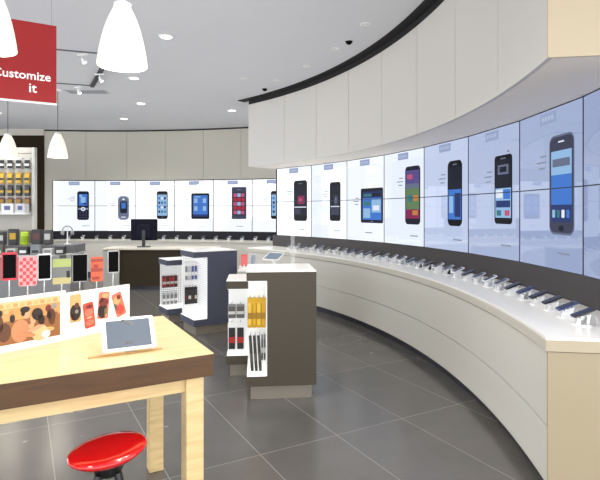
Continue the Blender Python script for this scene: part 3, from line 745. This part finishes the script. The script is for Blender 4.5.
# ------------------------------------------------------------------ pendants
def pendant(x, y, zb, label):
    t = thing('pendant_lamp', label, 'pendant lamp', (x, y, zb), 0, 'bell pendant lamps')
    prof = [(r*.94, z*.97) for r, z in [(.176, 0), (.178, .004), (.170, .06), (.158, .13), (.142, .20), (.122, .27), (.098, .335), (.074, .385), (.062, .41), (.058, .425)]]
    inner = [(r-.006, z) for r, z in prof[::-1]]
    b = MB(); b.lathe(prof+inner+[prof[0]], M_shade, 40); b.build('shade', t)
    b = MB(); b.lathe([(0, .44), (.03, .44), (.058, .425), (.058, .40), (.0, .40)], M_white, 24); b.build('cap', t)
    b = MB(); b.cyl((0, 0, .44), (0, 0, CEIL-zb-.03), .005, .005, M_black, 8); b.build('cord', t)
    b = MB(); b.cyl((0, 0, CEIL-zb-.03), (0, 0, CEIL-zb), .05, .055, M_white, 20); b.build('ceiling_rose', t)
    b = MB(); b.lathe([(0, .14), (.03, .15), (.045, .19), (.03, .24), (.018, .3), (.018, .4), (0, .4)], M_lamp, 16); b.build('bulb', t)
    L = bpy.data.lights.new('pendant_bulb_light', 'POINT'); L.energy = 16; L.color = (1, .93, .82); L.shadow_soft_size = .08
    lo = bpy.data.objects.new('pendant_light', L); C.objects.link(lo); lo.parent = t; lo.location = (0, 0, .05)
pendant(-1.22, 3.46, 2.628, 'large white bell pendant lamp nearest, top of the photo')
pendant(-1.985, 3.2, 2.66, 'white bell pendant lamp in front of the red banner, cut by the photo edge')
pendant(-4.28, 8.9, 2.585, 'small far white bell pendant lamp below the banner corner')
pendant(-5.22, 9.0, 2.585, 'far white bell pendant lamp at the left photo edge')

# ------------------------------------------------------------------ red banner
bd0 = Vector((-2.557, 4.41, 0)); bd1 = Vector((-2.224, 4.60, 0)); dv = (bd1-bd0).normalized()
bl0 = bd0-dv*.13; wB = (bd1-bl0).length; zB = 2.596; hB = .725
t = thing('hanging_banner', 'red hanging banner with white lettering, upper left', 'banner', (bl0.x, bl0.y, zB), math.atan2(dv.y, dv.x))
b = MB(); b.box((0, 0, .018), (wB, .008, hB), M_banner); b.build('cloth', t)
b = MB(); b.box((-.002, -.004, 0), (wB+.002, .012, .018), M_white); b.build('bottom_rail', t)
for x in (.04, wB-.04):
    b = MB(); b.cyl((x, .004, hB), (x, .004, CEIL-zB), .0015, .0015, M_metal, 6); b.build('hanging_wire', t)
def text_mesh(name, body, size, parent, loc, m, align='LEFT', off=.0012):
    cu = bpy.data.curves.new(name, 'FONT'); cu.body = body; cu.size = size; cu.align_x = align; cu.extrude = .0008; cu.offset = off
    cu.resolution_u = 3
    ob = bpy.data.objects.new(name, cu); C.objects.link(ob)
    bpy.context.view_layer.update()
    dg = bpy.context.evaluated_depsgraph_get()
    me = bpy.data.meshes.new_from_object(ob.evaluated_get(dg))
    bpy.data.objects.remove(ob)
    o2 = bpy.data.objects.new(name, me); C.objects.link(o2); me.materials.append(m)
    o2.parent = parent; o2.location = loc; o2.rotation_euler = (R(90), 0, 0)
    return o2
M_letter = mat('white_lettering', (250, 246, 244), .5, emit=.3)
text_mesh('lettering', 'Customize', .105, t, (wB-.045, -.002, .212), M_letter, 'RIGHT')
text_mesh('lettering', 'it', .118, t, (wB-.225, -.002, .098), M_letter, 'LEFT')

# ------------------------------------------------------------------ ceiling fittings
def downlight(x, y, r, label, power=90, seen=True):
    t = thing('downlight', label, 'downlight', (x, y, CEIL), 0, 'recessed downlights')
    b = MB(); b.lathe([(r*.85, 0.0), (r*.86, -.008), (r*1.08, -.008), (r*1.12, 0.0)], M_white, 28); b.build('trim_ring', t)
    b = MB(); b.lathe([(0, -.003), (r*.85, -.003), (r*.85, -.001), (0, -.001)], M_lamp, 24); b.build('lens', t)
    L = bpy.data.lights.new('downlight_beam', 'SPOT'); L.energy = power; L.spot_size = R(130); L.spot_blend = .8; L.shadow_soft_size = .09; L.color = (1, .965, .91)
    lo = bpy.data.objects.new('downlight_beam', L); C.objects.link(lo); lo.parent = t; lo.location = (0, 0, -.03)
DL = 95
for (x, y, r, lb) in [(-1.65, 6.2, .085, 'recessed downlight right of the large pendant lamp'),
                   (-2.68, 8.13, .085, 'recessed downlight below and right of the large pendant lamp'),
                   (-3.17, 10.05, .09, 'recessed downlight above the back wall, right one of the far pair'),
                   (-4.09, 11.7, .09, 'recessed downlight closest to the back wall'),
                   (-1.45, 10.75, .09, 'recessed downlight next to the bulkhead corner')]:
    downlight(x, y, r, lb, DL)
# unseen downlights added over the rest of the shop to light it
for (x, y) in [(-.6, 3.6), (.3, 1.6), (-2.8, 1.6), (-4.6, 4.2), (-6.6, 7.4), (-6.6, 11.0), (-1.2, -.6), (-4.6, -.6), (1.0, -1.0)]:
    downlight(x, y, .085, 'added recessed downlight out of view', DL)
for i, (x, y, lb) in enumerate([(.75, 5.79, 'small ceiling spotlight by the slot, nearest'), (.46, 6.66, 'small ceiling spotlight left of the dark dome'), (.1, 7.45, 'small ceiling spotlight, middle of the row along the slot'), (-.39, 8.26, 'small ceiling spotlight by the slot, near its far end'), (-.92, 8.13, 'small ceiling spotlight farthest left of the row')]):
    t = thing('small_spotlight', lb, 'spotlight', (x, y, CEIL), 0, 'small spotlights along the bulkhead slot')
    b = MB(); b.lathe([(.035, 0), (.036, -.006), (.06, -.006), (.062, 0)], M_white, 20); b.build('trim_ring', t)
    b = MB(); b.lathe([(0, -.002), (.035, -.002), (.035, -.0005), (0, -.0005)], mat('spot_lens', (200, 200, 200), .3, emit=.35), 16); b.build('lens', t)
for (x, y, lb) in [(.62, 6.38, 'black dome camera on the ceiling beside the slot'), (-.62, 8.85, 'small black dome camera at the slot far end')]:
    t = thing('dome_camera', lb, 'camera', (x, y, CEIL))
    b = MB(); b.lathe([(0, -.008), (.045, -.008), (.048, 0), (0, 0)], M_gap, 24); b.build('mount', t)
    b = MB(); b.lathe([(.04, -.008), (.036, -.022), (.024, -.034), (0, -.04)], M_blackg, 24); b.build('dome', t)
# track lighting
M_track = mat('track_black', (34, 34, 38), .5); M_track2 = mat('track_grey', (96, 98, 102), .5)
tc_ = (-3.55, 8.6); tb = (-2.60, 6.88)
t = thing('track_rail', 'thin three sided lighting track on the ceiling', 'track', (tc_[0], tc_[1], CEIL))
def bar(b, p, q, w, h, m):
    p = Vector((p[0], p[1], 0)); q = Vector((q[0], q[1], 0)); d = (q-p); L_ = d.length; a = math.atan2(d.y, d.x)
    b.box((0, -w/2, -h), (L_, w/2, 0), m, Matrix.Translation((p.x-tc_[0], p.y-tc_[1], 0)) @ Matrix.Rotation(a, 4, 'Z'))
b = MB(); bar(b, tc_, tb, .06, .035, M_track); b.build('rail', t)
b = MB(); bar(b, tb, (tb[0]-1.9, tb[1]-.62), .02, .014, M_track2); b.build('rail', t)
b = MB(); bar(b, tc_, (tc_[0]-1.9, tc_[1]-.62), .02, .014, M_track2); b.build('rail', t)
for (x, y, lb) in [(-2.93, 6.77, 'white track spotlight on the near rail'), (-3.76, 8.53, 'white track spotlight on the far rail'), (-3.08, 7.74, 'white track spotlight on the dark cross rail')]:
    t = thing('track_spotlight', lb, 'spotlight', (x, y, CEIL-.035), R(random.uniform(-30, 30)), 'track spotlights')
    b = MB(); b.box((-.08, -.014, -.02), (.08, .014, 0.0), M_white, bev=.004); b.build('adapter', t)
    b = MB(); b.cyl((0, 0, -.018), (0, 0, -.065), .006, .008, M_white, 10); b.build('stem', t)
    b = MB(); b.lathe([(0, .06), (.035, .06), (.042, .02), (.052, -.07), (.045, -.07), (.04, -.03), (0, -.03)], M_white, 20, Matrix.Translation((.02, 0, -.085)) @ Matrix.Rotation(R(-28), 4, 'Y') @ Matrix.Scale(.62, 4)); hd = b.build('head', t)
    b = MB(); b.lathe([(0, -.06), (.044, -.06), (.044, -.058), (0, -.058)], M_lamp, 16, Matrix.Translation((.02, 0, -.085)) @ Matrix.Rotation(R(-28), 4, 'Y') @ Matrix.Scale(.62, 4)); b.build('lens', hd)
t = thing('air_vent', 'grey slotted air vent on the ceiling by the track', 'vent', (-3.82, 9.05, CEIL))
b = MB(); b.box((-.36, -.13, -.008), (.36, .13, 0), M_grille); b.build('frame', t)
b = MB()
for k in range(7): b.box((-.33, -.105+.032*k, -.012), (.33, -.093+.032*k, -.008), mat('vent_slat', (158, 160, 164), .5))
b.build('slats', t)

# ------------------------------------------------------------------ accessory wall panel at far left
AX, AY = -6.96, 11.3
t = thing('pack_display', 'pale freestanding wall panel hung with packs, far left', 'display stand', (AX, AY, 0))
b = MB(); b.box((0, 0, 0), (.96, .05, 3.06), mat('slat_panel', (186, 182, 172), .5)); b.build('panel', t)
b = MB(); b.box((.96, -.03, 0), (1.02, .08, 3.06), mat('panel_post', (206, 204, 196), .5)); b.build('post', t)
b = MB(); b.box((0, -.3, 1.56), (.95, 0, 1.6), M_white); b.build('shelf', t)
b = MB(); b.box((0, -.26, .05), (.95, 0, 1.2), mat('lower_cupboard', (120, 116, 108), .5)); b.build('lower_cupboard', t)
b = MB()
for k in range(12): b.box((0.0, -.004, 1.66+.115*k), (.96, 0, 1.672+.115*k), M_seam)
b.build('slats', t)
rows = [(2.82, 'white carded pack', lg, bk_, wh), (2.5, 'yellow pack', mu, mu3, bk_), (2.22, 'black and yellow pack', bk_, dk, mu), (1.94, 'olive brown pack', br_, mu2, bk_)]
for rI, (z, nm, m0, m1, m2) in enumerate(rows):
    for k in range(5):
        pack((AX, AY, 0), 0, .1+.19*k, -.03, z-.25, z, .13, .03, (m0, m1, m2), '%s on the far left panel, %s, %s' % (nm, ('top row', 'second row', 'third row', 'bottom row')[rI], ('leftmost', 'second from left', 'third from left', 'fourth from left', 'rightmost')[k]), nm+'s on the far left panel')
for k, (x, w, m, m2) in enumerate([(.2, .26, M_white, P_blue), (.55, .26, M_white, P_blue), (.83, .2, mat('box_pale', (214, 214, 216), .5), P_blue)]):
    t = thing('white_box', 'white carton with blue print on the far left shelf, %s' % ('leftmost', 'middle', 'rightmost')[k], 'box', (AX+x, AY-.175, 1.6))
    b = MB(); b.box((-w/2, -.1, 0), (w/2, .1, .2), m, bev=.004); b.build('carton', t)
    b = MB(); b.box((-w*.25, -.1015, .06), (w*.25, -.1, .15), bl); b.build('printed_patch', t)

# low accessory gondola in front of it
GX, GY = -4.95, 8.2
t = thing('accessory_gondola', 'low grey accessory stand with cluttered top, left behind the phones', 'display stand', (GX, GY, 0), R(6))
b = MB(); b.box((-.4, 0, .1), (1.16, .7, .9), mat('gondola_grey', (136, 136, 136), .45, noise=.08, nscale=30)); b.build('body', t)
b = MB(); b.box((-.42, -.22, .9), (1.18, .72, .925), mat('gondola_shelf', (196, 196, 196), .4)); b.build('lower_shelf', t)
b = MB(); b.box((-.42, .18, .925), (1.18, .72, 1.06), mat('gondola_riser', (110, 110, 112), .45, noise=.1, nscale=40)); b.build('riser', t)
b = MB(); b.box((-.36, .06, 0), (1.12, .64, .1), M_kick); b.build('toe_kick', t)
def gl(x, y): return (GX+x*math.cos(R(6))-y*math.sin(R(6)), GY+x*math.sin(R(6))+y*math.cos(R(6)))
items = [(-.26, .34, .2, .28, wh, bk_, 'white and black carton', 'far left'), (-.08, .36, .13, .22, bk_, lg, 'black carton', 'left'), (.12, .36, .14, .27, bk_, mu, 'black carton with yellow print', 'next to the lime green speaker'),
         (.5, .36, .15, .26, bk_, br_, 'black carton with maroon print', 'right of the lime green speaker'), (.68, .36, .13, .25, dk, lg, 'charcoal carton', 'middle right')]
for (x, y, w, h, m, m2, nm, wz) in items:
    gx, gy = gl(x, y)
    t = thing('carton', '%s on the low accessory stand, %s' % (nm, wz), 'box', (gx, gy, 1.06), R(6), 'cartons on the accessory stand')
    b = MB(); b.box((-w/2, -.05, 0), (w/2, .05, h), m, bev=.004); b.build('carton_body', t)
    b = MB(); b.box((-w*.35, -.0515, h*.35), (w*.35, -.05, h*.75), m2); b.build('printed_patch', t)
gx, gy = gl(.3, .34)
t = thing('speaker', 'lime green cylinder speaker on the low accessory stand', 'speaker', (gx, gy, 1.06))
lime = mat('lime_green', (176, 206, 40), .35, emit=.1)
b = MB(); b.lathe([(0, 0), (.055, 0), (.062, .012), (.062, .2), (.052, .222), (0, .222)], lime, 24); b.build('body', t)
b = MB(); b.lathe([(.0635, .05), (.0635, .15)], mat('lime_mesh', (150, 180, 36), .7), 24); b.lathe([(.0625, .05), (.0635, .05)], MATS['lime_mesh'], 24); b.build('grille', t)
gx, gy = gl(.98, .4)
t = thing('headphones', 'grey over-ear headphones on a stand, right end of the accessory stand', 'headphones', (gx, gy, 1.06), R(10))
M_hp = mat('headphone_grey', (150, 150, 154), .35)
b = MB(); b.lathe([(0, 0), (.06, 0), (.06, .01), (.012, .016), (0, .016)], M_white, 20); b.build('stand_base', t)
b = MB(); b.cyl((0, 0, .014), (0, 0, .30), .01, .01, M_white, 10); b.build('stand_post', t)
b = MB(); b.tube([(.085*math.cos(R(a)), 0, .22+.095*math.sin(R(a))) for a in range(0, 181, 12)], .010, M_hp, 8); b.build('headband', t)
for sx in (-1, 1):
    b = MB(); b.cyl((sx*.06, 0, .2), (sx*.1, 0, .2), .042, .036, M_hp, 20); b.build('ear_cup', t)
for k in range(8):
    gx, gy = gl(-.3+.19*k, -.06)
    t = thing('small_box', 'small speckled accessory box on the front shelf of the low stand, %s from left' % ORD[k], 'box', (gx, gy, .925), R(6), 'small boxes on the front shelf')
    m = (lg, gr, dk2, lg, bk_, gr, lg, bk_)[k]
    b = MB(); b.box((-.075, -.05, 0), (.075, .05, .1+.03*(k % 3)), m, bev=.004); b.build('carton', t)
    b = MB(); b.box((-.05, -.0515, .03), (.05, -.05, .075), (bk_, wh, lg, dk, wh, bk_, gr, lg)[k]); b.build('printed_patch', t)

# ------------------------------------------------------------------ light, world, camera
w = bpy.data.worlds.new('shop_world'); S.world = w; w.use_nodes = True
bg = w.node_tree.nodes['Background']; bg.inputs['Color'].default_value = (.92, .95, 1, 1); bg.inputs['Strength'].default_value = 2.6

# unseen fill lamp added below the ceiling to brighten it
L = bpy.data.lights.new('ceiling_fill', 'AREA'); L.shape = 'RECTANGLE'; L.size = 7.0; L.size_y = 11.0; L.energy = UP; L.color = (.97, .98, 1)
lo = bpy.data.objects.new('ceiling_fill', L); C.objects.link(lo); lo.location = (-3.0, 5.2, 2.15); lo.rotation_euler = (R(180), 0, 0)

cam = bpy.data.cameras.new('camera'); co = bpy.data.objects.new('camera', cam); C.objects.link(co)
cam.sensor_fit = 'HORIZONTAL'; cam.sensor_width = 36; cam.lens = 503.7/600*36
cam.shift_y = -(240-211.3)/600
co.location = (0, 0, EYE); co.rotation_euler = (R(90), 0, 0)
cam.clip_start = .05; cam.clip_end = 60
S.camera = co
S.view_settings.view_transform = 'Standard'
S.view_settings.look = 'None'
S.view_settings.exposure = EXPO
try:
    S.cycles.use_denoising = True
    S.cycles.max_bounces = 8
    S.cycles.sample_clamp_indirect = 4
except Exception: pass
